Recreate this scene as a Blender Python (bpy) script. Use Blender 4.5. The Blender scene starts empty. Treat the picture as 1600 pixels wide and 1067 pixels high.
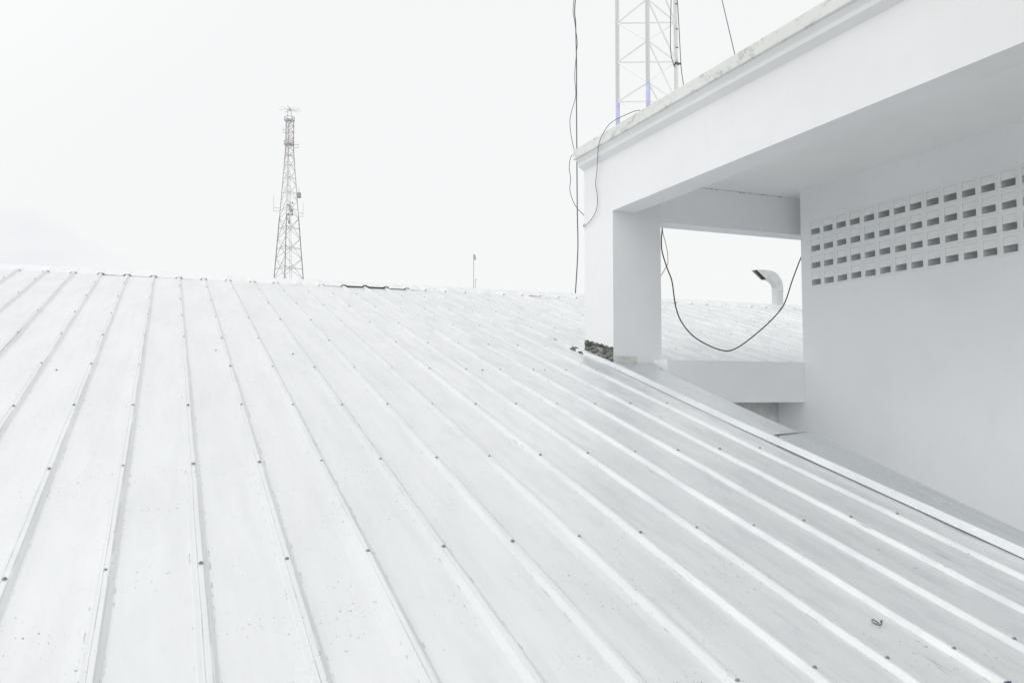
import bpy, bmesh, math, random
from mathutils import Vector, Matrix
C = bpy.context.scene.collection
R = math.radians
rnd = random.Random(7)

# ---------------------------------------------------------------- camera, sky, sun, exposure
scn = bpy.context.scene
F_PX = 1312.738
cam_d = bpy.data.cameras.new('camera')
cam_d.sensor_width = 36.0
cam_d.lens = F_PX / 1600 * 36
cam_d.clip_start = 0.05
cam_d.clip_end = 6000
cam = bpy.data.objects.new('camera', cam_d)
C.objects.link(cam)
PITCH, ROLL, YAW = 0.0631371945, 0.00114745721, 0.391520195
FW = Vector((math.sin(YAW)*math.cos(PITCH), math.cos(YAW)*math.cos(PITCH), math.sin(PITCH)))
RT = Vector((math.cos(YAW), -math.sin(YAW), 0))
UP = RT.cross(FW)
R2 = RT*math.cos(ROLL) + UP*math.sin(ROLL)
U2 = UP*math.cos(ROLL) - RT*math.sin(ROLL)
cam.matrix_world = Matrix((R2, U2, -FW)).transposed().to_4x4()
scn.camera = cam

GLOW = 14.6
SUN_EL, SUN_AZ = R(50), R(-104)         # azimuth from +Y towards +X
w = bpy.data.worlds.new('World'); scn.world = w; w.use_nodes = True
nt = w.node_tree; nt.nodes.clear()
def N(t, **k):
    n = nt.nodes.new(t)
    for a, b in k.items(): setattr(n, a, b)
    return n
sky = N('ShaderNodeTexSky', sky_type='NISHITA', sun_disc=False, sun_elevation=SUN_EL, sun_rotation=SUN_AZ, air_density=1.0, dust_density=4.0)
tc = N('ShaderNodeTexCoord')
mp = N('ShaderNodeMapping'); mp.inputs['Scale'].default_value = (1, 1, 2.2)
nz = N('ShaderNodeTexNoise'); nz.inputs['Scale'].default_value = 3.3; nz.inputs['Detail'].default_value = 5; nz.inputs['Roughness'].default_value = .52
cr = N('ShaderNodeValToRGB')
cr.color_ramp.elements[0].position = .34; cr.color_ramp.elements[0].color = (.845, .858, .88, 1)
cr.color_ramp.elements[1].position = .46; cr.color_ramp.elements[1].color = (.905, .910, .909, 1)
ten = N('ShaderNodeVectorMath', operation='SCALE')
dt = N('ShaderNodeVectorMath', operation='DOT_PRODUCT'); dt.inputs[1].default_value = (math.sin(SUN_AZ)*math.cos(SUN_EL), math.cos(SUN_AZ)*math.cos(SUN_EL), math.sin(SUN_EL))
gl = N('ShaderNodeMapRange', interpolation_type='SMOOTHSTEP'); gl.inputs['From Min'].default_value = .06; gl.inputs['From Max'].default_value = 1.0; gl.inputs['To Min'].default_value = 10.2; gl.inputs['To Max'].default_value = GLOW
mx = N('ShaderNodeMix', data_type='RGBA'); mx.inputs['Factor'].default_value = .95
bg = N('ShaderNodeBackground'); bg.inputs['Strength'].default_value = .1
out = N('ShaderNodeOutputWorld')
L = nt.links.new
L(tc.outputs['Generated'], mp.inputs['Vector']); L(mp.outputs[0], nz.inputs['Vector']); 
sx = N('ShaderNodeSeparateXYZ'); L(tc.outputs['Generated'], sx.inputs[0])
lo = N('ShaderNodeMapRange', interpolation_type='SMOOTHSTEP'); lo.inputs['From Min'].default_value = .17; lo.inputs['From Max'].default_value = .26; lo.inputs['To Min'].default_value = .0; lo.inputs['To Max'].default_value = .5
L(sx.outputs['Z'], lo.inputs['Value'])
ad = N('ShaderNodeMath', operation='ADD'); 
# the one patch of broken grey cloud low to the left
cd_ = N('ShaderNodeVectorMath', operation='DOT_PRODUCT'); cd_.inputs[1].default_value = (-.147, .970, .186)
nm = N('ShaderNodeVectorMath', operation='NORMALIZE'); L(tc.outputs['Generated'], nm.inputs[0]); L(nm.outputs[0], cd_.inputs[0])
cm = N('ShaderNodeMapRange', interpolation_type='SMOOTHSTEP'); cm.inputs['From Min'].default_value = .975; cm.inputs['From Max'].default_value = .9985; cm.inputs['To Min'].default_value = .12; cm.inputs['To Max'].default_value = -.05
L(cd_.outputs['Value'], cm.inputs['Value'])
ad0 = N('ShaderNodeMath', operation='ADD'); L(nz.outputs['Fac'], ad0.inputs[0]); L(cm.outputs[0], ad0.inputs[1]); L(ad0.outputs[0], ad.inputs[0]); L(lo.outputs[0], ad.inputs[1]); L(ad.outputs[0], cr.inputs[0])
L(tc.outputs['Generated'], dt.inputs[0]); L(dt.outputs['Value'], gl.inputs['Value']); L(gl.outputs[0], ten.inputs['Scale']); L(cr.outputs[0], ten.inputs[0]); L(sky.outputs[0], mx.inputs['A']); L(ten.outputs[0], mx.inputs['B'])
L(mx.outputs['Result'], bg.inputs['Color']); L(bg.outputs[0], out.inputs[0])

sd = bpy.data.lights.new('sun', 'SUN'); sd.energy = 0.22; sd.angle = R(30); sd.color = (1.0, .985, .96)
so = bpy.data.objects.new('sun', sd); C.objects.link(so); so.location = (-20, 0, 20)
sdir = Vector((math.sin(SUN_AZ)*math.cos(SUN_EL), math.cos(SUN_AZ)*math.cos(SUN_EL), math.sin(SUN_EL)))
so.rotation_euler = sdir.to_track_quat('Z', 'Y').to_euler()
vs = scn.view_settings
vs.view_transform = 'Standard'; vs.look = 'None'; vs.exposure = 0.06; vs.gamma = 1.0
scn.render.engine = 'CYCLES'
try:
    scn.cycles.max_bounces = 12; scn.cycles.diffuse_bounces = 10
except Exception: pass

# ---------------------------------------------------------------- helpers
class MB:
    def __init__(s): s.v = []; s.f = []
    def add(s, vs, fs):
        o = len(s.v); s.v += [tuple(p) for p in vs]; s.f += [tuple(i+o for i in f) for f in fs]; return s
    def box(s, x0, x1, y0, y1, z0, z1):
        return s.add([(x, y, z) for z in (z0, z1) for y in (y0, y1) for x in (x0, x1)],
                     [(0,2,3,1),(4,5,7,6),(0,1,5,4),(2,6,7,3),(0,4,6,2),(1,3,7,5)])
    def prism(s, poly, axis, a, b):          # polygon extruded along an axis
        n = len(poly)
        def P(p, t):
            return {'x': (t, p[0], p[1]), 'y': (p[0], t, p[1]), 'z': (p[0], p[1], t)}[axis]
        vs = [P(p, a) for p in poly] + [P(p, b) for p in poly]
        fs = [tuple(range(n))[::-1], tuple(range(n, 2*n))] + [(i, (i+1) % n, n+(i+1) % n, n+i) for i in range(n)]
        return s.add(vs, fs)
    def tube(s, pts, r, seg=6, r1=None):
        pts = [Vector(p) for p in pts]; n = len(pts); rings = []
        ref = None
        for i, p in enumerate(pts):
            t = (pts[min(i+1, n-1)] - pts[max(i-1, 0)]).normalized()
            if ref is None:
                ref = t.orthogonal().normalized()
            ref = (ref - t*ref.dot(t))
            ref = ref.normalized() if ref.length > 1e-6 else t.orthogonal().normalized()
            b = t.cross(ref)
            rr = r if r1 is None else r + (r1-r)*i/max(1, n-1)
            rings.append([p + (ref*math.cos(2*math.pi*k/seg) + b*math.sin(2*math.pi*k/seg))*rr for k in range(seg)])
        vs = [q for g in rings for q in g]
        fs = [(i*seg+k, i*seg+(k+1) % seg, (i+1)*seg+(k+1) % seg, (i+1)*seg+k) for i in range(n-1) for k in range(seg)]
        fs += [tuple(range(seg))[::-1], tuple((n-1)*seg+k for k in range(seg))]
        return s.add(vs, fs)
    def build(s, name, mat, parent=None, bevel=0, smooth=False, base=None):
        off = Vector(base) if base is not None else (world_loc(parent) if parent else Vector((0, 0, 0)))
        me = bpy.data.meshes.new(name)
        me.from_pydata([tuple(Vector(p)-off) for p in s.v], [], s.f)
        bm = bmesh.new(); bm.from_mesh(me); bmesh.ops.recalc_face_normals(bm, faces=bm.faces); bm.to_mesh(me); bm.free()
        me.materials.append(mat)
        if smooth:
            for p in me.polygons: p.use_smooth = True
        o = bpy.data.objects.new(name, me); C.objects.link(o)
        if parent: o.parent = parent
        elif base is not None: o.location = base
        if bevel:
            m = o.modifiers.new('bevel', 'BEVEL'); m.width = bevel; m.segments = 2; m.limit_method = 'ANGLE'
        return o
def world_loc(o):
    p = Vector((0, 0, 0))
    while o: p = p + Vector(o.location); o = o.parent
    return p
def thing(name, label, cat, loc, group=None):
    o = bpy.data.objects.new(name, None); C.objects.link(o); o.location = loc
    o.empty_display_size = .3
    return tag(o, label, cat, group)
def tag(o, label, cat, group=None):
    o['label'] = label; o['category'] = cat
    if group: o['group'] = group
    return o
def spline(pts, n=8):                        # Catmull-Rom through points
    P = [Vector(p) for p in pts]; P = [P[0]*2-P[1]] + P + [P[-1]*2-P[-2]]; o = []
    for i in range(1, len(P)-2):
        a, b, c, d = P[i-1:i+3]
        for k in range(n):
            t = k/n
            o.append(.5*((2*b)+(c-a)*t+(2*a-5*b+4*c-d)*t*t+(3*b-a-3*c+d)*t**3))
    o.append(P[-2]); return o

# points of the place: the eye is at the origin, X along the ridge, Y up the slope
def ray(px, py): return FW + R2*((px-800)/F_PX) - U2*((py-533.5)/F_PX)
def onY(px, py, y): d = ray(px, py); return d*(y/d.y)
def onX(px, py, x): d = ray(px, py); return d*(x/d.x)

# ---------------------------------------------------------------- materials
class NT:
    def __init__(s, name):
        s.m = bpy.data.materials.new(name); s.m.use_nodes = True; s.t = s.m.node_tree
        s.b = s.t.nodes['Principled BSDF']; s.co = s.n('ShaderNodeTexCoord').outputs['Object']
    def n(s, t, **k):
        n = s.t.nodes.new(t)
        for a, b in k.items(): setattr(n, a, b)
        return n
    def l(s, a, b): s.t.links.new(a, b)
    def map(s, scale=(1,1,1), rot=(0,0,0), loc=(0,0,0), src=None):
        m = s.n('ShaderNodeMapping'); m.inputs['Scale'].default_value = scale; m.inputs['Rotation'].default_value = rot; m.inputs['Location'].default_value = loc
        s.l(src or s.co, m.inputs['Vector']); return m.outputs[0]
    def noise(s, v, scale, detail=4, rough=.55):
        m = s.n('ShaderNodeTexNoise'); m.inputs['Scale'].default_value = scale; m.inputs['Detail'].default_value = detail; m.inputs['Roughness'].default_value = rough
        s.l(v, m.inputs['Vector']); return m.outputs['Fac']
    def ramp(s, v, a, b, lo=0., hi=1.):
        m = s.n('ShaderNodeMapRange', interpolation_type='SMOOTHSTEP')
        m.inputs['From Min'].default_value = a; m.inputs['From Max'].default_value = b
        m.inputs['To Min'].default_value = lo; m.inputs['To Max'].default_value = hi
        s.l(v, m.inputs['Value']); return m.outputs[0]
    def math(s, op, a, b=None, c=None):
        m = s.n('ShaderNodeMath', operation=op)
        for i, q in enumerate((a, b, c)):
            if q is None: continue
            if isinstance(q, (int, float)): m.inputs[i].default_value = q
            else: s.l(q, m.inputs[i])
        return m.outputs[0]
    def mix(s, f, a, b):
        m = s.n('ShaderNodeMix', data_type='RGBA')
        if isinstance(f, (int, float)): m.inputs['Factor'].default_value = f
        else: s.l(f, m.inputs['Factor'])
        for k, q in (('A', a), ('B', b)):
            if isinstance(q, tuple): m.inputs[k].default_value = (*q, 1)
            else: s.l(q, m.inputs[k])
        return m.outputs['Result']
    def xyz(s, v):
        m = s.n('ShaderNodeSeparateXYZ'); s.l(v, m.inputs[0]); return m.outputs
    def bump(s, h, strength, dist, prev=None):
        m = s.n('ShaderNodeBump'); m.inputs['Strength'].default_value = strength; m.inputs['Distance'].default_value = dist
        s.l(h, m.inputs['Height'])
        if prev: s.l(prev, m.inputs['Normal'])
        return m.outputs[0]
    def done(s, col=None, rough=None, nor=None, metal=0., spec=None):
        if col is not None:
            if isinstance(col, tuple): s.b.inputs['Base Color'].default_value = (*col, 1)
            else: s.l(col, s.b.inputs['Base Color'])
        if rough is not None:
            if isinstance(rough, (int, float)): s.b.inputs['Roughness'].default_value = rough
            else: s.l(rough, s.b.inputs['Roughness'])
        if nor is not None: s.l(nor, s.b.inputs['Normal'])
        s.b.inputs['Metallic'].default_value = metal
        if spec is not None: s.b.inputs['Specular IOR Level'].default_value = spec
        return s.m

SL = 0.247856264; H = 1.5531426; SP = 0.33; X0 = -1.8265700 - .006; VR = 13.0383782; V0 = 3.6436456; Q = 1.2028698
ROOT = Vector((1.5, 2.16, -1.05))
def RW(x, v, w): return Vector((x, v*math.cos(SL)-w*math.sin(SL), -H+v*math.sin(SL)+w*math.cos(SL)))
def onRoof(px, py, w=-.03):
    d = ray(px, py); n = Vector((0, -math.sin(SL), math.cos(SL))); return d*((-H*math.cos(SL)+w)/d.dot(n))

def roof_mat(name, base=(.76, .775, .78), seed=0., dirt=1., rough=.30, lines=True, metal=.30):
    s = NT(name)
    v = s.map(rot=(-SL, 0, 0), loc=(seed, seed*.7, 0))          # x across, y up the slope
    q = s.map(scale=(1, 1, 1), src=v)
    big = s.noise(s.map(scale=(2.2, .5, 1), src=v), 1.6, 4)
    strk = s.noise(s.map(scale=(13, .8, 1), src=v), 1.0, 6, .6)
    fine = s.noise(s.map(scale=(30, 14, 20), src=v), 1.0, 5, .65)
    c = s.mix(s.ramp(big, .35, .7), base, tuple(k*.945 for k in base))
    xx0 = [s.math('SUBTRACT', s.xyz(v)[0], seed)]
    c = s.mix(s.math('MULTIPLY', s.ramp(strk, .45, .75, 0, 1), s.ramp(xx0[0], -2, 2.4, .3, .62)), c, tuple(k*.84 for k in base))
    bl_ = s.noise(s.map(scale=(7, 1.6, 1), loc=(2, 6, 0), src=v), 1.3, 6, .65)
    c = s.mix(s.math('MULTIPLY', s.ramp(bl_, .46, .64), s.ramp(xx0[0], -.8, 2.2, .06, .5)), c, (.56, .585, .60))
    # rib crest lines of grime and painted groove shade; grime specks at rib feet
    fr = s.math('FRACT', s.math('MULTIPLY', s.math('ADD', xx0[0], 1.5-X0+SP*10.5), 1/SP))
    brk = s.noise(s.map(scale=(3, 1.1, 1), loc=(5, 5, 0), src=v), 2.2, 5, .65)
    fi = s.noise(s.map(scale=(30, 9, 30), src=v), 1.5, 3, .6)
    def line(at, wd): return s.ramp(s.math('ABSOLUTE', s.math('SUBTRACT', fr, at)), wd*.5, wd, 1, 0)
    g1 = s.math('MULTIPLY', line(.5+.0125/SP, .017), s.math('ADD', s.ramp(brk, .38, .52, .05, .32), s.ramp(xx0[0], -1.0, 1.6, 0, .26)))
    g2 = s.math('MULTIPLY', line(.5-.0105/SP, .007), s.ramp(brk, .50, .60, .0, .3))
    g3 = s.math('MULTIPLY', line(.5+.036/SP, .014), s.math('MULTIPLY', s.ramp(fi, .52, .62), s.ramp(brk, .44, .56, .05, .7)))
    g4 = s.math('MULTIPLY', line(.5-.038/SP, .011), s.math('MULTIPLY', s.ramp(fi, .54, .62), s.ramp(brk, .46, .54, .0, .7)))
    if lines:
        for g_ in (g1, g2, g3, g4): c = s.mix(g_, c, (.36, .37, .37))
    c = s.mix(s.ramp(fine, .45, .75, 0, .16), c, (.62, .64, .62))
    # clusters of small dark specks and thin scratches running down the slope
    clus = s.noise(s.map(scale=(1.6, .9, 1), loc=(3, 9, 0), src=v), 2.1, 3)
    sp = s.noise(s.map(scale=(75, 42, 60), src=v), 1.0, 3, .6)
    m1 = s.math('MULTIPLY', s.ramp(sp, .645, .70), s.ramp(clus, .48, .64, .0, .8*dirt))
    c = s.mix(m1, c, (.17, .17, .165))
    sc = s.noise(s.map(scale=(130, 3.6, 60), rot=(0, 0, R(2.2)), loc=(1, 4, 0), src=v), 1.0, 3, .62)
    xx = xx0
    right = s.ramp(xx[0], -.6, 2.2, .03, 1.15*dirt)
    clus2 = s.noise(s.map(scale=(1.2, .7, 1), loc=(7, 2, 0), src=v), 3.1, 3)
    m2 = s.math('MULTIPLY', s.math('MULTIPLY', s.ramp(sc, .635, .70), s.ramp(clus2, .50, .63)), right)
    c = s.mix(m2, c, (.14, .14, .14))
    # pale lime spots
    vo = s.n('ShaderNodeTexVoronoi'); vo.inputs['Scale'].default_value = 9.0; s.l(s.map(scale=(1.3, 1, 1), src=v), vo.inputs['Vector'])
    vo2 = s.ramp(vo.outputs['Distance'], .035, .065, 1, 0)
    m3 = s.math('MULTIPLY', vo2, s.math('MULTIPLY', s.ramp(clus, .38, .56, 0, .9), s.ramp(xx[0], 1.2, 2.4)))
    c = s.mix(m3, c, (.93, .94, .94))
    if not lines:
        v2 = s.n('ShaderNodeTexVoronoi'); v2.inputs['Scale'].default_value = 30.0; s.l(s.map(scale=(1.1, .6, 1), loc=(3, 1, 0), src=v), v2.inputs['Vector'])
        m4 = s.math('MULTIPLY', s.ramp(v2.outputs['Distance'], .12, .20, 1, 0), s.ramp(clus2, .38, .54, 0, .7))
        c = s.mix(m4, c, (.88, .88, .88))
    b = s.bump(big, .25, .02)
    b = s.bump(s.noise(s.map(scale=(6, 2, 6), src=v), 1.3, 3), .16, .012, b)
    b = s.bump(sp, .02, .001, b)
    rg = s.ramp(big, .3, .7, rough-.02, rough+.07)
    return s.done(c, rg, b, metal)

def wall_mat(name, base=(.865, .872, .887), stain=0., rough=.72, bumpy=1.):
    s = NT(name)
    big = s.noise(s.co, 1.1, 4); mid = s.noise(s.co, 7, 5, .6); fin = s.noise(s.co, 70, 4, .65)
    c = s.mix(s.ramp(big, .35, .7), base, tuple(k*.96 for k in base))
    c = s.mix(s.ramp(mid, .52, .8, 0, .3), c, tuple(k*.93 for k in base))
    drip = s.noise(s.map(scale=(9, 9, .8)), 1.0, 4)
    c = s.mix(s.ramp(drip, .58, .8, 0, .08+.3*stain), c, tuple(k*.84 for k in base))
    if stain:
        st = s.noise(s.map(scale=(5, 5, 9)), 1.2, 6, .7)
        sp = s.noise(s.map(scale=(30, 30, 30)), 1.0, 5, .7)
        m = s.math('MULTIPLY', s.ramp(st, .46, .62), s.ramp(sp, .36, .60, 0, .62*stain))
        c = s.mix(m, c, (.36, .36, .34))
    b = s.bump(mid, .18*bumpy, .01); b = s.bump(fin, .22*bumpy, .0012, b)
    return s.done(c, rough, b)

def plain(name, col, rough=.5, metal=0., var=.15, scale=20):
    s = NT(name); n = s.noise(s.co, scale, 4)
    c = s.mix(s.ramp(n, .4, .7), col, tuple(k*(1-var) for k in col))
    return s.done(c, rough, s.bump(n, .1, .002), metal)

M_roof = [roof_mat('roof_paint_%d' % i, base=b, seed=i*3.7) for i, b in enumerate([(.76,.772,.782), (.745,.758,.768), (.77,.781,.789)])]
M_flash = roof_mat('flashing_paint', (.57, .60, .62), 20., 1.6, .3, False)  # darker than the strip: the cap's shade and dark reflection put into its colour
M_strip = roof_mat('lit_flashing_edge', (.74, .76, .775), 20., .3, .34, False)  # same metal in a paler tone, the strip's brighter lighting painted in
M_cap = roof_mat('ridge_paint', (.82, .83, .835), 31., .5, .34, False)
M_wall = wall_mat('white_wall_paint')
M_inner = wall_mat('inner_wall_paint', (.90, .913, .93), bumpy=.7)
M_coping = wall_mat('weathered_coping', (.79, .80, .79), 1.0, .8)
M_ceil = wall_mat('ceiling_paint', (.915, .92, .92))
M_block = wall_mat('vent_block_paint', (.87, .885, .895), .1)
M_floor = plain('floor_concrete', (.78, .78, .77), .8)
M_dark = plain('dark_gap_fill', (.05, .05, .05), .8)  # near-black that paints shade into narrow gaps
M_screw = plain('screw_steel', (.27, .27, .27), .5, .3)
M_gal = plain('galvanised_duct', (.66, .67, .68), .42, .25, .1, 6)
M_cable = plain('black_cable', (.03, .03, .032), .5)
M_wire = plain('grey_wire', (.13, .13, .14), .5)
M_mast = plain('white_mast_paint', (.90, .90, .90), .5, 0, .04)
M_blue = plain('blue_mast_paint', (.60, .60, .86), .5)
M_rust = plain('dark_clamp', (.12, .11, .10), .7)
M_tdark = plain('weathered_red_tower_paint', (.62, .59, .595), .6)
M_tpale = plain('pale_tower_paint', (.78, .78, .79), .6)
M_brown = plain('brown_eave_board', (.22, .17, .15), .8)
M_indigo = plain('indigo_sheet_edge', (.12, .10, .32), .5)
M_hole = plain('duct_mouth_shade', (.045, .045, .045), .8)

def mortar_mat():
    s = NT('mossy_mortar')
    a = s.noise(s.map(scale=(7, 7, 34)), 1.0, 7, .75); b2 = s.noise(s.co, 55, 5, .7)
    c = s.mix(s.ramp(a, .42, .66), (.05, .052, .048), (.42, .42, .40))
    c = s.mix(s.ramp(b2, .5, .68, 0, .8), c, (.07, .07, .065))
    return s.done(c, .95, s.bump(b2, .6, .008))
M_mortar = mortar_mat()
def ground_mat():
    s = NT('ground_soil'); n = s.noise(s.co, .02, 6); k = s.noise(s.co, .4, 5)
    c = s.mix(s.ramp(n, .4, .6), (.10, .12, .07), (.22, .21, .18)); c = s.mix(s.ramp(k, .4, .7, 0, .5), c, (.06, .08, .04))
    return s.done(c, .95)

# ---------------------------------------------------------------- ground
g = MB().add([(-3000, -3000, -9), (3000, -3000, -9), (3000, 3000, -9), (-3000, 3000, -9)], [(0, 1, 2, 3)]).build('ground', ground_mat())
g['kind'] = 'structure'

# ---------------------------------------------------------------- the long metal roof
roof = thing('metal_roof', 'wide white ribbed metal roof sloping up to a capped ridge', 'roof', ROOT)
VE = 2.165/math.cos(SL) - .02
XB, KY = 4.104, 7.302                        # outer face of the building, near face of its corner pillar
# rib cross-section offsets: (dx, w)
PW = -.022                                   # pan level below the crests
RIB = [(-.037, PW), (-.032, PW+.0012), (-.0175, -.0015), (-.0150, 0), (-.0125, 0), (-.0105, -.0022), (-.0085, 0), (.0095, 0), (.0115, -.002), (.0135, 0), (.016, -.0012), (.031, PW+.0012), (.037, PW)]
def wob(x, v, k):                            # slight dents and waviness of thin sheet
    return (.0011*math.sin(x*9.1+v*1.7+k)+.0009*math.sin(v*4.3+x*3.1+k*2)+.0007*math.sin(v*9.7+k*5+x*17))
def sheet(n0, n1, va, vb, xa=None, xb=None, idx=0):
    xs = []
    for n in range(n0, n1+1):
        c = X0+SP*n
        if n > n0:
            for t in (-.75, -.5, -.25): xs.append((c+SP*t-.0, PW, 1))
        for dx, w in RIB: xs.append((c+dx, w, 0))
    xs = [(xs[0][0], xs[0][1], 0)] + xs[1:]
    # lap: the right edge of each sheet climbs over the next sheet's first rib
    c = X0+SP*(n1+1)
    for t in (-.75, -.5, -.25): xs.append((c+SP*t, PW, 1))
    for dx, w in RIB[:7]: xs.append((c+dx, w+.0022, 0))
    xs.append((c-.0075, .0024, 0)); xs.append((c+.006, .0024, 0))
    if xa is not None: xs = [q for q in xs if q[0] > xa+.004]; xs = [(xa, xs[0][1], 0)] + xs
    if xb is not None: xs = [q for q in xs if q[0] < xb-.004]; xs = xs + [(xb, xs[-1][1], 0)]
    nv = max(6, int((vb-va)/.17)); rows = []
    for j in range(nv+1):
        v = va+(vb-va)*j/nv
        rows.append([RW(x+.0012*math.sin(v*3.3+x*5+idx*2)+.0008*math.sin(v*11+x*23), v, w0+wob(x, v, idx)*(1.3 if f else .55)) for x, w0, f in xs])
    m = len(xs); mb = MB()
    mb.add([p for r_ in rows for p in r_], [(j*m+i, j*m+i+1, (j+1)*m+i+1, (j+1)*m+i) for j in range(nv) for i in range(m-1)])
    return mb
STRIP = lambda y: 4.018 if y < 5 else 4.018 + (y-5)*.028      # foot of the side flashing
si = 0
def put(mb, k):
    o = mb.build('roof_sheet', M_roof[k % 3], roof)
    sm = o.modifiers.new('thick', 'SOLIDIFY'); sm.thickness = .0012; sm.offset = -1
    return o
n = -10
while n < 16:
    put(sheet(n, n+2, VE, VR+.03, idx=n), (n*7+3) % 5); n += 3
VB = 7.95/math.cos(SL)
put(sheet(17, 18, VE, VB, xb=4.095, idx=17), 1)                # next to the flashing
put(sheet(17, 19, VB, VR+.03, idx=17), 1)
VC = 7.33/math.cos(SL)
put(sheet(20, 22, VC, VR+.03, xa=None, idx=20), 2)
n = 23
while n < 52:
    put(sheet(n, n+2, VC, VR+.03, idx=n), (n*7+3) % 5); n += 3
put(sheet(18, 19, VC, VB, xa=4.66, idx=3), 0)

# ridge cap, scalloped over the ribs, with uneven gaps
mb = MB(); cols = []
gaps = {}
for k in range(-14, 60):
    gaps[k] = rnd.choice([-.002, -.001, .001, .003, .004, .0048])
for k, v_ in {3: .009, 4: .009, 5: .007, 12: .007, 13: .024, 14: .026, 15: .016, 16: .008, 22: .010, 30: .008}.items(): gaps[k] = v_
for k in range(-13, 56):
    c = X0+SP*k; g0, g1 = gaps[k-1], gaps[k]
    for dx, w0, g_ in ((-.075, PW, g0), (-.050, PW+.002, g0), (-.024, .003, (g0+g1)/2), (.0, .010, (g0+g1)/2), (.024, .004, (g0+g1)/2), (.050, PW+.002, g1), (.075, PW, g1), (.165, PW, g1)):
        cols.append((c+dx+rnd.uniform(-.005, .005), min(w0, .001)+g_+rnd.uniform(-.0015, .0015)))
CAPV = [(VR-.015, -.004, 1), (VR-.012, 0, 1), (VR+.06, .0, .95), (VR+.18, .012, .35), (VR+.36, .030, .0)]
m = len(cols); rows = []
for v, lift, amp in CAPV:
    rows.append([RW(x, v, (w_+.012)*amp-.012+lift) for x, w_ in cols])
back = [RW(x, VR+.36, .018) + Vector((0, .35, -.085)) for x, w_ in cols]
rows.append(back)
mb.add([p for r_ in rows for p in r_], [(j*m+i, j*m+i+1, (j+1)*m+i+1, (j+1)*m+i) for j in range(len(rows)-1) for i in range(m-1)])
o = mb.build('ridge_cap', M_cap, roof)
sm = o.modifiers.new('thick', 'SOLIDIFY'); sm.thickness = .0015; sm.offset = -1
# near-black strips added as the gaps' shade under the cap, and the far slope
mb = MB()
for k in range(-13, 55):
    c = X0+SP*k; g_ = gaps[k]
    if g_ < .005: continue
    t_ = PW+g_-.0015
    mb.add([RW(c+.02, VR+.012, -.038), RW(c+.31, VR+.012, -.038), RW(c+.31, VR+.012, t_), RW(c+.02, VR+.012, t_),
            RW(c+.02, VR+.05, -.038), RW(c+.31, VR+.05, -.038), RW(c+.31, VR+.05, t_), RW(c+.02, VR+.05, t_)],
           [(0,1,2,3),(4,5,6,7),(0,1,5,4),(3,2,6,7)])
mb.build('gap_shade_strip', M_dark, roof)
pr = RW(0, VR+.36, -.012)
mb = MB(); xs = [X0+SP*k+dx for k in range(-13, 55) for dx in (-.045, -.016, .016, .045)]; ws = [PW, 0, 0, PW]*68
vs1 = [Vector((x, pr.y+.02, pr.z+w_-.02)) for x, w_ in zip(xs, ws)]; vs2 = [Vector((x, pr.y+9, pr.z+w_-2.4)) for x, w_ in zip(xs, ws)]
mb.add(vs1+vs2, [(i, i+1, len(xs)+i+1, len(xs)+i) for i in range(len(xs)-1)])
mb.build('back_slope', M_roof[0], roof)

# eave board and the wall that carries the eave
y0 = 2.165
MB().box(-5.4, 4.05, y0+.03, y0+.055, -1.23, -1.052).build('eave_board', M_brown, roof)
MB().box(-5.4, 4.05, y0+.4, y0+.6, -9, -1.22).build('eave_wall', M_wall, roof)
MB().box(-5.6, -5.4, y0+.4, 22, -9, -1.3).build('gable_wall', M_wall, roof)
# indigo underside showing at the cut end of the ribs
mb = MB()
for k in range(-10, 18):
    c = X0+SP*k
    o_ = len(mb.v)
    top = [RW(c+dx, VE-.002, w_-.0015) for dx, w_ in RIB]; bot = [RW(c+dx*.93, VE-.002, w_-.0065 if abs(dx) < .03 else w_-.003) for dx, w_ in RIB]
    mb.add(top+bot, [(i, i+1, len(RIB)+i+1, len(RIB)+i) for i in range(len(RIB)-1)])
mb.build('rib_end_edge', M_indigo, roof)

# screws: washer plus hexagonal head on the rib crests
def screw_mesh():
    b = MB()
    def ring(r, z, n=10): return [(r*math.cos(2*math.pi*k/n), r*math.sin(2*math.pi*k/n), z) for k in range(n)]
    n = 10
    rs = [ring(.0095, 0), ring(.0089, .0016), ring(.0062, .0024), ring(.0052, .0028), ring(.0048, .0062), ring(.003, .007)]
    b.add([p for r_ in rs for p in r_], [(i*n+k, i*n+(k+1) % n, (i+1)*n+(k+1) % n, (i+1)*n+k) for i in range(len(rs)-1) for k in range(n)] + [tuple((len(rs)-1)*n+k for k in range(n))])
    return b
spots = []
for n in range(-9, 50):
    for k in range(-1, 8):
        if n >= 18 and V0+k*Q < (VB if n < 20 else VC)+.1: continue
        if rnd.random() < .03: continue
        x = X0+SP*n+rnd.uniform(-.004, .004); v = V0+k*Q+rnd.uniform(-.012, .012)
        spots.append((x, v, .0005))
for _ in range(5):                          # a few stray fixings in the pans
    spots.append((X0+SP*(rnd.randint(2, 15)+.5)+rnd.uniform(-.1, .1), rnd.uniform(4, 12), PW+.0012))
def vis(s):
    P = RW(*s); d = P.dot(FW); px = 800+F_PX*P.dot(R2)/d; py = 533.5-F_PX*P.dot(U2)/d
    return d if (d > 0 and -10 < px < 1610 and py < 1080) else 1000+d
spots.sort(key=vis)
s0 = None
spots[:0] = [(4.062, 4.86/math.cos(SL), .031)]
for x, v, w_ in spots[:100]:
    P = RW(x, v, w_)-ROOT
    if s0 is None:
        s0 = screw_mesh().build('screw', M_screw, roof, base=(0, 0, 0)); o = s0
    else:
        o = s0.copy(); C.objects.link(o); o.parent = roof
    o.location = P; o.rotation_euler = (SL+rnd.uniform(-.06, .06), rnd.uniform(-.06, .06), rnd.uniform(0, 1))
    o.scale = (rnd.uniform(.9, 1.15),)*3
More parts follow.
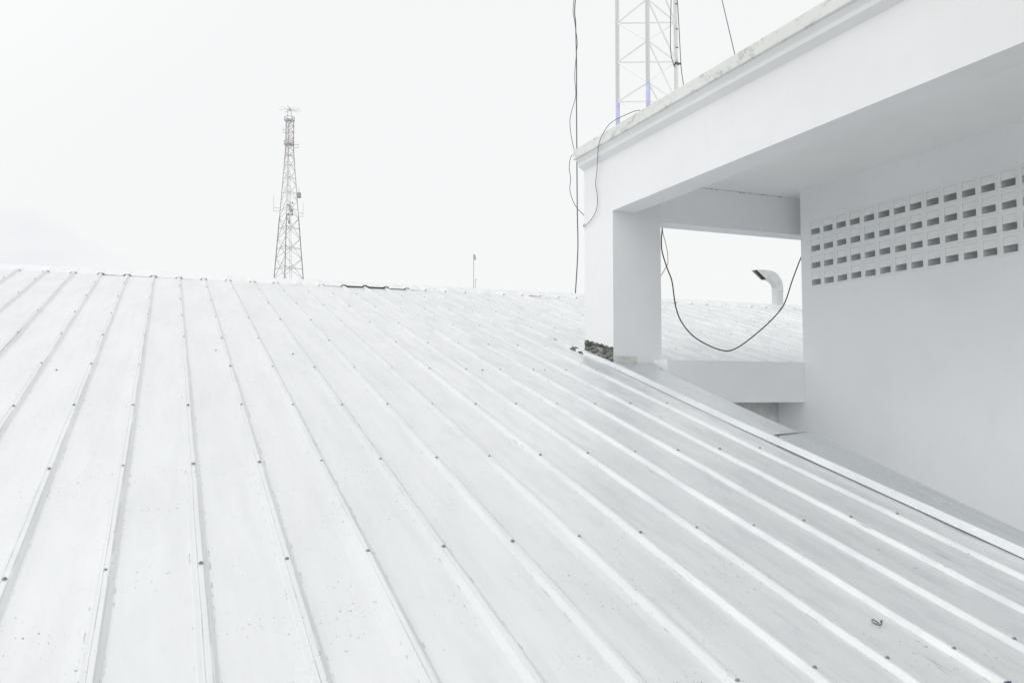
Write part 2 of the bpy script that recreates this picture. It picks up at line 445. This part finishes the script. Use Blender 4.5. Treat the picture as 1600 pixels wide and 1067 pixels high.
mb = MB(); sm_ = screw_mesh()
for x, v, w_ in spots[100:]:
    P = RW(x, v, w_); Mx = Matrix.Rotation(SL, 3, 'X')
    mb.add([P+Mx @ Vector(q) for q in sm_.v], sm_.f)
o = mb.build('small_screws', M_screw, roof); o['kind'] = 'stuff'

# side flashing: upright strip and a flat cap, in two lapped lengths
def flash(pts, wbot=-.026, wtop=.024, lift=0, drop=.05, name='side_flashing'):
    # pts: (y, x_in, x_out)
    mb = MB(); rows = []
    for y, xi, xo in pts:
        v = y/math.cos(SL)
        rows.append([RW(xi+.004, v, wbot+.007+lift), RW(xi-.006, v, wbot+.007+lift), RW(xi+.014, v, wtop-.001+lift), RW(xi+.018, v, wtop+lift), RW((xi+xo)/2, v, wtop-.004+lift), RW(xo, v, wtop+lift+.001), RW(xo+.002, v, wtop-drop)])
    m = len(rows[0])
    mb.add([p for r_ in rows for p in r_], [(j*m+i, j*m+i+1, (j+1)*m+i+1, (j+1)*m+i) for j in range(len(rows)-1) for i in range(m-1)])
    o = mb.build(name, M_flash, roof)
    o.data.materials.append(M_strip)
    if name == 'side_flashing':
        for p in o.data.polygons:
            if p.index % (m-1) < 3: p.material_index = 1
    s_ = o.modifiers.new('thick', 'SOLIDIFY'); s_.thickness = .0012; s_.offset = -1
    return o
def dens(pts, n=7):
    out = []
    for a, b in zip(pts, pts[1:]):
        for k in range(n):
            t = k/n; out.append(tuple(p+(q-p)*t+(rnd.uniform(-.0012, .0012) if i else 0) for i, (p, q) in enumerate(zip(a, b))))
    return out+[pts[-1]]
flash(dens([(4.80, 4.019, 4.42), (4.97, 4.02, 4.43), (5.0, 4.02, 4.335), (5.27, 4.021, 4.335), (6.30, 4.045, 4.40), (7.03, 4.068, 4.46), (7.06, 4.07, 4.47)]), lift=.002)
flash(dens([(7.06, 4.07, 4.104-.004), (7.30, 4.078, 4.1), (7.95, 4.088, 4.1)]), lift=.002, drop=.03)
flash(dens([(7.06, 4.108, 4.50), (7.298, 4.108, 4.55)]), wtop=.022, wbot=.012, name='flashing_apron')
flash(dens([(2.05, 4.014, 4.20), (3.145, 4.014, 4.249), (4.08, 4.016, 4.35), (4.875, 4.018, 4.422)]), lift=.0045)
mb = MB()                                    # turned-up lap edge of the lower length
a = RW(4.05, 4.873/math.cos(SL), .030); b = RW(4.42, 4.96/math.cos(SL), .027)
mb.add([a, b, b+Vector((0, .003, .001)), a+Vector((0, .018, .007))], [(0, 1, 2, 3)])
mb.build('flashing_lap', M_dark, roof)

# ---------------------------------------------------------------- rooftop building
bl = thing('rooftop_building', 'white painted concrete structure with open side, corner pillar and vent block wall', 'building', (5.2, 5, -1.4))
YE = .3
ZS, ZC, ZT = 1.840, 2.180, 2.507
def cb(name, mat, *a, bev=.006, parent=bl): return MB().box(*a).build(name, mat, parent, bevel=bev)
cb('corner_pillar', M_wall, XB, 4.660, KY, 7.920, -1.2, ZT, bev=0)
cb('fascia_beam', M_wall, XB, 4.375, YE, KY, ZS, ZT, bev=0)
cb('roof_slab', M_ceil, 4.375, 9.0, YE, KY, ZC, 2.595, bev=0)
cb('roof_slab', M_ceil, 4.660, 9.0, KY, 7.920, ZC, 2.595, bev=0)
cb('coping', M_coping, 3.990, 4.375, YE-.1, 7.958, ZT, 2.615, bev=.007)
cb('coping', M_coping, 4.375, 9.1, 7.80, 7.958, 2.596, 2.66, bev=.007)
MB().prism([(XB, 2.395), (XB-.010, 2.402), (XB-.032, 2.418), (4.052, 2.430), (4.044, 2.437), (4.041, 2.470), (4.034, 2.479), (4.012, ZT-.001), (XB, ZT-.001)], 'y', YE, 7.936).build('cornice_moulding', M_wall, bl)
MB().box(XB, 4.66, 7.920, 7.936, 2.43, ZT).build('cornice_moulding', M_wall, bl)
cb('cross_beam', M_inner, 4.660, 6.9, 7.322, 7.562, 1.770, ZC, bev=0)
cb('parapet', M_inner, 4.566, 6.283, 7.063, KY, -.078, .347, bev=.005)
cb('end_wall', M_inner, 4.2, 6.283, YE, YE+.15, -3, ZC, bev=0)
cb('floor_slab', M_floor, 4.23, 6.283, YE+.15, 7.49, -1.40, -1.25, bev=0)
cb('back_wall', plain('bare_grey_plaster', (.80, .81, .80), .9, 0, .3, 3), 4.23, 6.9, 7.5, 7.6, -9, .19, bev=0)
cb('shade_board', M_inner, 4.68, 6.9, 7.31, 7.49, .10, .12, bev=0)  # unseen board added to shade the space below the parapet
cb('outer_wall', M_wall, 6.9, 9.0, YE, 7.5, -9, ZC, bev=0)
MB().prism([(2.25, -9), (7.30, -9), (7.30, RW(0, 7.30/math.cos(SL), -.06).z), (2.25, RW(0, 2.25/math.cos(SL), -.06).z)], 'x', 4.06, 4.19).build('support_wall', M_inner, bl)

mb = MB(); xs = [5.05+.0125*k for k in range(98)]; hs = []
for x in xs: hs.append(.0008+.0022*rnd.random()+(.010*rnd.random() if rnd.random() < .16 else 0))
mb.add([(x, 7.3205, ZC-.0015) for x in xs]+[(x, 7.3205, ZC-.0015-h) for x, h in zip(xs, hs)], [(i, i+1, 98+i+1, 98+i) for i in range(97)])
mb.build('joint_crack', M_rust, bl)
# wall with the hollow vent blocks
XW, YW = 6.283, 7.085
PY, PZ, NC = .1825, .179, 22
ya1 = 6.955; ya0 = ya1-NC*PY; za0 = 1.125; za1 = za0+4*PZ
mb = MB()
mb.box(XW, XW+.17, ya1, YW, -1.6, ZC).box(XW, XW+.17, YE, ya0, -1.6, ZC).box(XW, XW+.17, ya0, ya1, -1.6, za0).box(XW, XW+.17, ya0, ya1, za1, ZC)
vw = mb.build('vent_wall', M_inner, bl)
MB().box(XW, XW+.17, YW, 7.495, -1.6, -.02).build('vent_wall_foot', M_inner, bl)
def block_mesh():
    b = MB(); OW = .131; hy, hz = PY/2, PZ/2; o = OW/2; x0 = -.0025; D = .158; e = .00015
    # frame ring front
    oc = [(-hy+e, -hz+e), (hy-e, -hz+e), (hy-e, hz-e), (-hy+e, hz-e)]; ic = [(-o, -o), (o, -o), (o, o), (-o, o)]
    icb = [(p*.965, q*.965) for p, q in ic]; och = [(p*.994, q*.994) for p, q in oc]
    vs_ = [(x0, *p) for p in och] + [(x0, *p) for p in ic] + [(D, *p) for p in icb] + [(x0+.0008, *p) for p in oc] + [(D, *p) for p in oc]
    fs = []
    for i in range(4):
        j = (i+1) % 4
        fs += [(i, j, 4+j, 4+i), (4+i, 4+j, 8+j, 8+i), (12+i, 12+j, j, i), (12+i, 12+j, 16+j, 16+i)]
    fs.append((8, 9, 10, 11))
    b.add(vs_, fs)
    zt, zm = o-.001, -o+.060                 # sloping louvre
    for (xa, za, xb, zb) in (((.007, zt, .0005, zm)),):
        t = .013
        vs_ = [(xa, s*(o-.0006), za) for s in (-1, 1)] + [(xb, s*(o-.0006), zb) for s in (-1, 1)] + [(xb+t, s*(o-.0006), zb+.003) for s in (-1, 1)] + [(xa+t, s*(o-.0006), za) for s in (-1, 1)]
        b.add(vs_, [(0, 1, 3, 2), (2, 3, 5, 4), (4, 5, 7, 6), (6, 7, 1, 0), (0, 2, 4, 6), (1, 3, 5, 7)])
    return b
b0 = None
vloc = world_loc(bl)
for r_ in range(4):
    for c_ in range(NC):
        loc = Vector((XW, ya1-(c_+.5)*PY, za1-(r_+.5)*PZ))
        if b0 is None: b0 = block_mesh().build('vent_block', M_block, vw, base=(0, 0, 0)); o = b0
        else: o = b0.copy(); C.objects.link(o); o.parent = vw
        o.location = loc-vloc+Vector((rnd.uniform(-.0012, .0008), 0, rnd.uniform(-.0012, .0012)))
        o.rotation_euler = (rnd.uniform(-.008, .008), rnd.uniform(-.01, .01), rnd.uniform(-.008, .008))

# bare mortar course at the pillar foot, crumbly
def patch(name, mat, axis, u0, u1, bot, top, face, nu=60, nv=26, amp=.014, parent=bl):
    mb = MB(); vs_ = []
    for j in range(nv+1):
        for i in range(nu+1):
            t, q = i/nu, j/nv; u = u0+(u1-u0)*t
            zb, zt = bot(t), top(t)+.006*math.sin(t*37)+.004*math.sin(t*83)
            z = zb+(zt-zb)*q
            d = amp*(.35+.65*abs(math.sin(t*5+q*9)*math.sin(q*14+t*4)))*(.3+.7*rnd.random())
            if q in (0, 1) or t in (0, 1): d = .0015
            vs_.append((face-d, u, z) if axis == 'x' else (u, face-d, z))
    mb.add(vs_, [(j*(nu+1)+i, j*(nu+1)+i+1, (j+1)*(nu+1)+i+1, (j+1)*(nu+1)+i) for j in range(nv) for i in range(nu)])
    return mb.build(name, mat, parent)
zr = lambda y: -H + y*math.tan(SL)
zA, zB = onX(958.8, 543, XB).z, onX(914, 530.5, XB).z
patch('mortar_course', M_mortar, 'x', KY+.002, 7.918, lambda t: zr(KY+t*.61)+.0, lambda t: zA+(zB-zA)*t, XB)
M_rough = wall_mat('rough_plaster', (.72, .73, .72), .8, .9, 3)
patch('plaster_patch', M_rough, 'y', XB+.002, 4.375, lambda t: zr(KY)+.01, lambda t: onY(960, 556, KY).z, KY, amp=.007)

# ---------------------------------------------------------------- small debris on the roof
mb = MB(); c0 = RW(4.12, 8.12/math.cos(SL), -.03); NU, NV = 34, 9; vs_ = []
for i in range(NU+1):
    for j in range(NV+1):
        t, q = i/NU, j/NV; y = 7.90+.62*t; wd = .012+.06*math.exp(-((t-.42)/.16)**2)+.03*math.exp(-((t-.1)/.1)**2)
        x = 4.085+.06*t+(q-.5)*wd*1.5
        hgt = (0 if j in (0, NV) or i in (0, NU) else wd*.42*math.sin(q*math.pi)*rnd.uniform(.45, 1.3))
        vs_.append(RW(x+rnd.uniform(-.004, .004), y/math.cos(SL), PW+hgt))
mb.add(vs_, [(i*(NV+1)+j, i*(NV+1)+j+1, (i+1)*(NV+1)+j+1, (i+1)*(NV+1)+j) for i in range(NU) for j in range(NV)])
tag(mb.build('debris_clump', M_mortar, base=c0), 'dark crumbly clump of mortar and dirt at the top end of the side flashing', 'debris')
P = onRoof(1370, 979)
pts = [P+Vector((.016*math.cos(a), .020*math.sin(a), .006+.012*math.sin(a)+.004*a)) for a in [k*.35 for k in range(17)]] + [P+Vector((.034, .014, .016)), P+Vector((.045, .012, .018))]
tag(MB().tube([p-Vector((0, 0, 0)) for p in pts], .0021, 5).build('wire_loop', M_cable, base=P), 'small bent loop of dark wire lying on the white roof near the lower right', 'wire')

# ---------------------------------------------------------------- gooseneck duct on the ridge
VY = 12.95
def vp(px, py): return onY(px, py, VY)
base_duct = vp(1216, 480); ZB = base_duct.z-.12
xl, xr = vp(1213.8, 453).x, vp(1223.6, 453).x
o1 = [vp(1150+a/10.67, 400+b/10.67) for a, b in ((790, 570), (780, 480), (762, 410), (730, 350), (690, 303), (640, 268), (590, 248), (530, 238), (440, 232), (340, 228))]
i1 = [vp(1150+a/10.67, 400+b/10.67) for a, b in ((685, 570), (682, 530), (670, 487), (652, 455), (630, 428), (605, 408), (580, 396), (560, 390), (535, 386), (505, 385))]
duct = thing('gooseneck_duct', 'square grey sheet metal gooseneck duct with dark mouth on the ridge', 'vent duct', (xl+.05, VY+.07, ZB))
DD = .145; t_ = Vector((0, DD, 0)); mb = MB(); m = len(o1)
vs_ = o1+i1+[p+t_ for p in o1]+[p+t_ for p in i1]; fs = []
for k in range(m-1):
    fs += [(k, k+1, m+k+1, m+k), (2*m+k, 2*m+k+1, 3*m+k+1, 3*m+k), (k, k+1, 2*m+k+1, 2*m+k), (m+k, m+k+1, 3*m+k+1, 3*m+k)]
mb.add(vs_, fs); o = mb.build('elbow', M_gal, duct)
s_ = o.modifiers.new('thick', 'SOLIDIFY'); s_.thickness = .002; s_.offset = 1
zt = o1[0].z
MB().box(xl, xr, VY, VY+DD, ZB, zt-.004).build('riser', M_gal, duct)
MB().box(xl-.005, xr+.005, VY-.005, VY+DD+.005, zt-.035, zt-.006).build('flange', M_gal, duct, bevel=.002)
k = m-2
a, b = (o1[k]*.5+o1[k+1]*.5), (i1[k]*.6+i1[k+1]*.4)
MB().add([a, b, b+t_, a+t_], [(0, 1, 2, 3)]).build('mouth_shade_sheet', M_hole, duct)  # near-black sheet across the opening, painted stand-in for the shade inside

# ---------------------------------------------------------------- lattice mast on the slab
PL, PR, PM = Vector((4.135, 7.24, 0)), Vector((4.67, 7.0, 0)), Vector((4.139, 6.674, 0))
ZL = 2.935; DZ = .405
mast = thing('lattice_mast', 'white triangular lattice mast with blue leg bottoms standing behind the coping', 'mast', (4.31, 6.97, 2.6))
for i, q in enumerate((PL, PM, PR)):
    top = ZL+DZ*12; zb = 2.60
    mb = MB().tube([(q.x, q.y, ZL), (q.x, q.y, top)], .0205, 10)
    lg = mb.build('leg', M_mast, mast, smooth=True)
    MB().tube([(q.x, q.y, zb), (q.x, q.y, ZL-.001)], .0215, 10).build('leg_band', M_blue if i < 2 else M_mast, lg, smooth=True)
mb = MB()
for k in range(13):
    z = ZL+DZ*k
    for a, b in ((PL, PR), (PL, PM), (PM, PR)):
        mb.tube([a+Vector((0, 0, z)), b+Vector((0, 0, z))], .0095, 6)
    if k < 12:
        mb.tube([PL+Vector((0, 0, z+DZ)), PM+Vector((0, 0, z))], .0085, 6)
        mb.tube([PM+Vector((0, 0, z)), PR+Vector((0, 0, z+DZ))], .0090, 6)
        mb.tube([PM+Vector((0, 0, z+DZ)), PR+Vector((0, 0, z))], .0090, 6)
mb.tube([PM+Vector((0, 0, ZL)), PR+Vector((0, 0, ZL-.33))], .0090, 6)
mb.tube([PL+Vector((0, 0, ZL)), PM+Vector((0, 0, ZL-.33))], .006, 6)
mb.build('bracing', M_mast, mast)
zc = onX(1053, 102, PR.x).z
zc = 3.30
mb = MB().tube([(PR.x, PR.y, zc), (PR.x, PR.y, zc+.018)], .029, 8)
mb.box(PR.x-.035, PR.x+.035, PR.y-.042, PR.y-.03, zc, zc+.016)
mb.build('clamp', M_rust, mast)
for dz in (.17, .36, .62): MB().box(PR.x-.016, PR.x+.012, PR.y-.028, PR.y-.022, zc+dz, zc+dz+.008).build('clip', M_rust, mast)

# ---------------------------------------------------------------- cables and wires
def cable(name, label, pts, r, mat, cat='cable', group=None, n=8):
    P = [Vector(p) for p in pts]
    return tag(MB().tube(spline(P, n), r, 7).build(name, mat, base=P[0], smooth=True), label, cat, group)
G = 'loose cables and wires around the rooftop building'
Y1 = 7.6
cable('hanging_cable', 'thick black cable sagging in a deep curve through the opening under the cross beam',
      [onY(a, b, Y1) for a, b in ((1036, 340), (1034.6, 360), (1033.4, 374), (1034.5, 393), (1042, 418), (1049.5, 438), (1053, 461.5), (1056, 480), (1064.5, 502.5), (1083, 525), (1109, 540.5), (1131.7, 548), (1146, 546), (1164.5, 535), (1196, 509), (1219.6, 484), (1229, 466), (1238, 438), (1251, 404), (1262, 380))], .0068, M_cable, group=G)
cable('thin_wire', 'thin grey wire hooked beside the pillar inside the opening', [onY(a, b, Y1-.03) for a, b in ((1034, 340), (1035.5, 362), (1040, 380), (1043, 396), (1043.5, 412), (1041, 417), (1034, 429), (1026, 440))], .0034, M_wire, 'wire', G)
Y2 = 8.1
def bow(pts, y): return [onY(a, b, y) for a, b in pts]
cable('drop_cable', 'long dark cable hanging straight down past the coping corner to the roof ridge',
      [Vector((4.3, 7.6, 6.6)), Vector((4.17, 7.95, 5.3))]+bow([(899, 0), (899.5, 40), (900.8, 100), (900.8, 160), (901.3, 240), (902, 330), (903, 380), (901.5, 420), (899, 458)], Y2), .0062, M_wire, group=G)
cable('twisted_wire', 'thin wire wound around the long drop cable and bulging left above the coping corner',
      [Vector((4.3, 7.6, 6.6)), Vector((4.15, 7.95, 5.3))]+bow([(896.5, 0), (898, 35), (902, 65), (900.5, 85), (898, 120), (899.5, 150), (893, 175), (890.5, 190), (892, 210), (896, 230), (899, 240)], Y2-.03), .0036, M_wire, 'wire', G)
cable('looping_wire', 'thin wire looping below the coping tip to the left edge of the pillar', bow([(899, 240), (892, 246), (889.5, 262), (891.5, 280), (890.5, 298), (896, 316), (903, 327), (913, 337), (918, 342)], 8.0), .0036, M_wire, 'wire', G)
xf = 3.972
pts = [Vector((4.25, 6.9, 2.66)), onX(1000, 173, 4.02)]+[onX(a, b, x) for a, b, x in ((975, 181, xf), (955, 192, xf), (944, 206, xf), (936, 225, xf), (933.5, 250, xf+.08), (932.5, 270, xf+.1), (930.5, 288, xf+.11), (933.5, 308, xf+.11), (932, 328, xf+.11), (924, 343, xf+.11), (914.5, 353, xf+.11), (911.5, 354, xf+.12), (913, 350, xf+.125))]
cable('draped_wire', 'dark wire draped over the coping and down the outer face of the pillar', pts, .0034, M_wire, 'wire', G)
Y3 = 6.95
cable('mast_cable', 'black cable taped along the right leg of the white lattice mast', bow([(1048, -60), (1048.5, 0), (1047.6, 40), (1047.8, 78), (1050.5, 95), (1055, 106)], Y3-.1), .0036, M_cable, group=G)
cable('mast_drop_cable', 'dark cable dropping from the mast to the coping just right of it', bow([(1056, -60), (1058.5, 0), (1060.5, 35), (1062.5, 75), (1064.5, 108), (1068, 134), (1070, 150)], Y3-.1), .0036, M_cable, group=G)
cable('stay_wire', 'straight taut stay wire meeting the coping at upper right', [onX(1095, -140, 4.35), onX(1148.5, 87, 4.12), onX(1150.5, 95, 4.11)], .0036, M_wire, 'wire', G, n=2)

# ---------------------------------------------------------------- far lattice tower
TD = 140.
def tp(px, py, dep=0): return ray(px, py)*(TD+dep)
tb = tp(447.7, 440); tower = thing('lattice_tower', 'tall tapering three legged lattice radio tower with banded paint beyond the ridge', 'tower', (tb.x, tb.y, -9))
# leg offsets in right/forward frame
rh = Vector((R2.x, R2.y, 0)).normalized(); fh = Vector((FW.x, FW.y, 0)).normalized()
def ctr(z): return Vector((tb.x, tb.y, z))
def half(z):
    if z > 41.4: return .64
    if z > 38.2: return .64+(41.4-z)/3.2*.25
    return .89+(38.2-z)*.0805
def leg(i, z):
    h_ = half(z); c = ctr(z)
    if i == 0: return c-rh*h_+fh*h_*.45
    if i == 1: return c+rh*h_+fh*h_*.62
    return c+rh*h_*.16-fh*h_*1.07
def zof(py): return tp(450, py).z
M_tlow = plain('weathered_grey_tower_paint', (.38, .37, .37), .6)
BANDS = [(-9, zof(337), M_tlow), (zof(337), zof(254), M_tpale), (zof(254), zof(182), M_tdark)]
levels = [-9]; z = zof(402.6)
lv = [zof(p) for p in (402.6, 370.8, 339, 311, 286, 264, 246, 232, 222, 212, 202, 192, 182)]
zz = zof(434.5); low = [zz-3.5*k for k in range(1, 9)][::-1]
levels = [-9]+[q for q in low if q > -8]+[zz]+lv
for i in range(3):
    l0 = None
    for za, zb, mt in BANDS:
        ks = [za]+[q for q in levels if za < q < zb]+[zb]
        mb = MB().tube([leg(i, q) for q in ks], .08, 5)
        o = mb.build('leg' if l0 is None else 'leg_section', mt, tower if l0 is None else l0)
        if l0 is None: l0 = o
for za, zb, mt in BANDS:
    mb = MB()
    for a, b in zip(levels, levels[1:]):
        mid = (a+b)/2
        if not (za <= mid < zb): continue
        r_ = .034 if mt is not M_tpale else .036
        for i, j in ((0, 2), (2, 1), (0, 1)):
            mb.tube([leg(i, a), leg(j, b)], r_, 4); mb.tube([leg(j, a), leg(i, b)], r_, 4)
            if b-a > 1.4:
                mb.tube([leg(i, mid), leg(j, mid)], r_*.8, 4)
                m1, m2, m3 = [(leg(p, mid)+leg(q, mid))/2 for p, q in ((0, 2), (2, 1), (1, 0))]
                mb.tube([m1, m2], r_*.6, 4)
            else: mb.tube([leg(i, b), leg(j, b)], r_*.8, 4)
    mb.build('bracing', mt, tower)
mb = MB()                                   # climbing ladder inside
for s_ in (-.2, .2): mb.tube([ctr(-9)+rh*(1.6+s_), ctr(38)+rh*(.1+s_*.6)], .035, 4)
for k in range(90):
    t = k/90; p = ctr(-9+47*t)+rh*(1.6-1.5*t); mb.tube([p-rh*.2, p+rh*.2], .02, 3)
mb.build('ladder', M_tpale, tower)
for py in (183.5, 222):
    z = zof(py); mb = MB(); c = ctr(z)
    for dz in (0, .55):
        pts = [c+Vector((.82*math.cos(a), .82*math.sin(a), dz)) for a in [2*math.pi*k/12 for k in range(13)]]
        mb.tube(pts, .05, 4)
    for k in range(6): 
        a = 2*math.pi*k/6; mb.tube([c+Vector((.82*math.cos(a), .82*math.sin(a), 0)), c+Vector((.82*math.cos(a), .82*math.sin(a), .55))], .05, 4)
        mb.tube([c, c+Vector((.82*math.cos(a), .82*math.sin(a), 0))], .05, 4)
    mb.build('platform', M_tdark, tower)
zt_ = zof(166); z1 = zof(182); mb = MB()
for k in range(4):
    a = .6+k*math.pi/2; mb.tube([ctr(z1)+Vector((.5*math.cos(a), .5*math.sin(a), 0)), ctr(zt_)+Vector((.42*math.cos(a), .42*math.sin(a), 0))], .04, 4)
for k in range(10):
    a = 2*math.pi*k/10; mb.tube([ctr(zt_), ctr(zt_)+Vector((1.9*math.cos(a), 1.9*math.sin(a), .12*math.sin(k*2.1)))], .028, 3)
mb.tube([ctr(zt_-.2), ctr(zt_+.35)], .16, 6)
mb.build('crown_antenna', M_tpale, tower)
def arm(side, py, ln, up):
    z = zof(py); p = leg(0 if side < 0 else 1, z); mb = MB()
    for dz in (0, -.55): mb.tube([p+Vector((0, 0, dz)), p+rh*side*ln+Vector((0, 0, dz))], .045, 4)
    mb.tube([p+rh*side*ln+Vector((0, 0, -.6)), p+rh*side*ln+Vector((0, 0, up))], .04, 4)
    mb.build('side_antenna', M_tpale, tower)
arm(-1, 322, 1.15, 2.2); arm(1, 330, .8, 1.9); arm(1, 221, .9, .1); arm(-1, 197, .5, .4)
p = leg(1, zof(300)); mb = MB()
mb.tube([p+rh*.35+Vector((0, 0, -.55)), p+rh*.35+Vector((0, 0, .25))], .38, 8); mb.tube([p+rh*.35+Vector((0, 0, .2)), p+rh*.35+Vector((0, 0, 1.0))], .05, 5); mb.tube([p, p+rh*.4], .06, 4)
mb.build('antenna_drum', plain('antenna_grey', (.55, .55, .55), .6), tower)
mb = MB()
for k in range(16):
    p = ctr(zof(315+rnd.uniform(0, 34)))+rh*rnd.uniform(.1, .9)-fh*.4; s_ = rnd.uniform(.07, .16)
    mb.box(p.x-s_, p.x+s_, p.y-s_, p.y+s_, p.z-s_*1.2, p.z+s_*1.2); mb.tube([p, ctr(p.z)+rh*.45-fh*.4], .03, 3)
mb.tube([ctr(zof(350))+rh*.45-fh*.4, ctr(zof(314))+rh*.45-fh*.4], .04, 4)
mb.build('equipment_cluster', plain('equipment_grey', (.5, .49, .48), .6), tower)

# small distant mast
q = ray(740, 440)*70; zt2, zb2 = (ray(740, 396)*70).z, -9
pm = thing('antenna_pole', 'very thin distant antenna pole rising above the ridge left of the pillar', 'antenna', (q.x, q.y, -9))
MB().tube([(q.x, q.y, zb2), (q.x, q.y, zt2)], .034, 5).build('pole', plain('pole_grey', (.72, .72, .72)), pm)
MB().tube([(q.x+.05, q.y, zt2-.1), (q.x+.1, q.y, zt2-.5)], .1, 6).build('antenna_head', M_tdark, pm)
pz = ray(743, 437)*70
MB().tube([(pz.x, pz.y, -9), (pz.x, pz.y, pz.z)], .03, 4).tube([(pz.x, pz.y, pz.z), (pz.x+.13, pz.y, pz.z)], .03, 4).build('side_pole', M_tpale, pm)
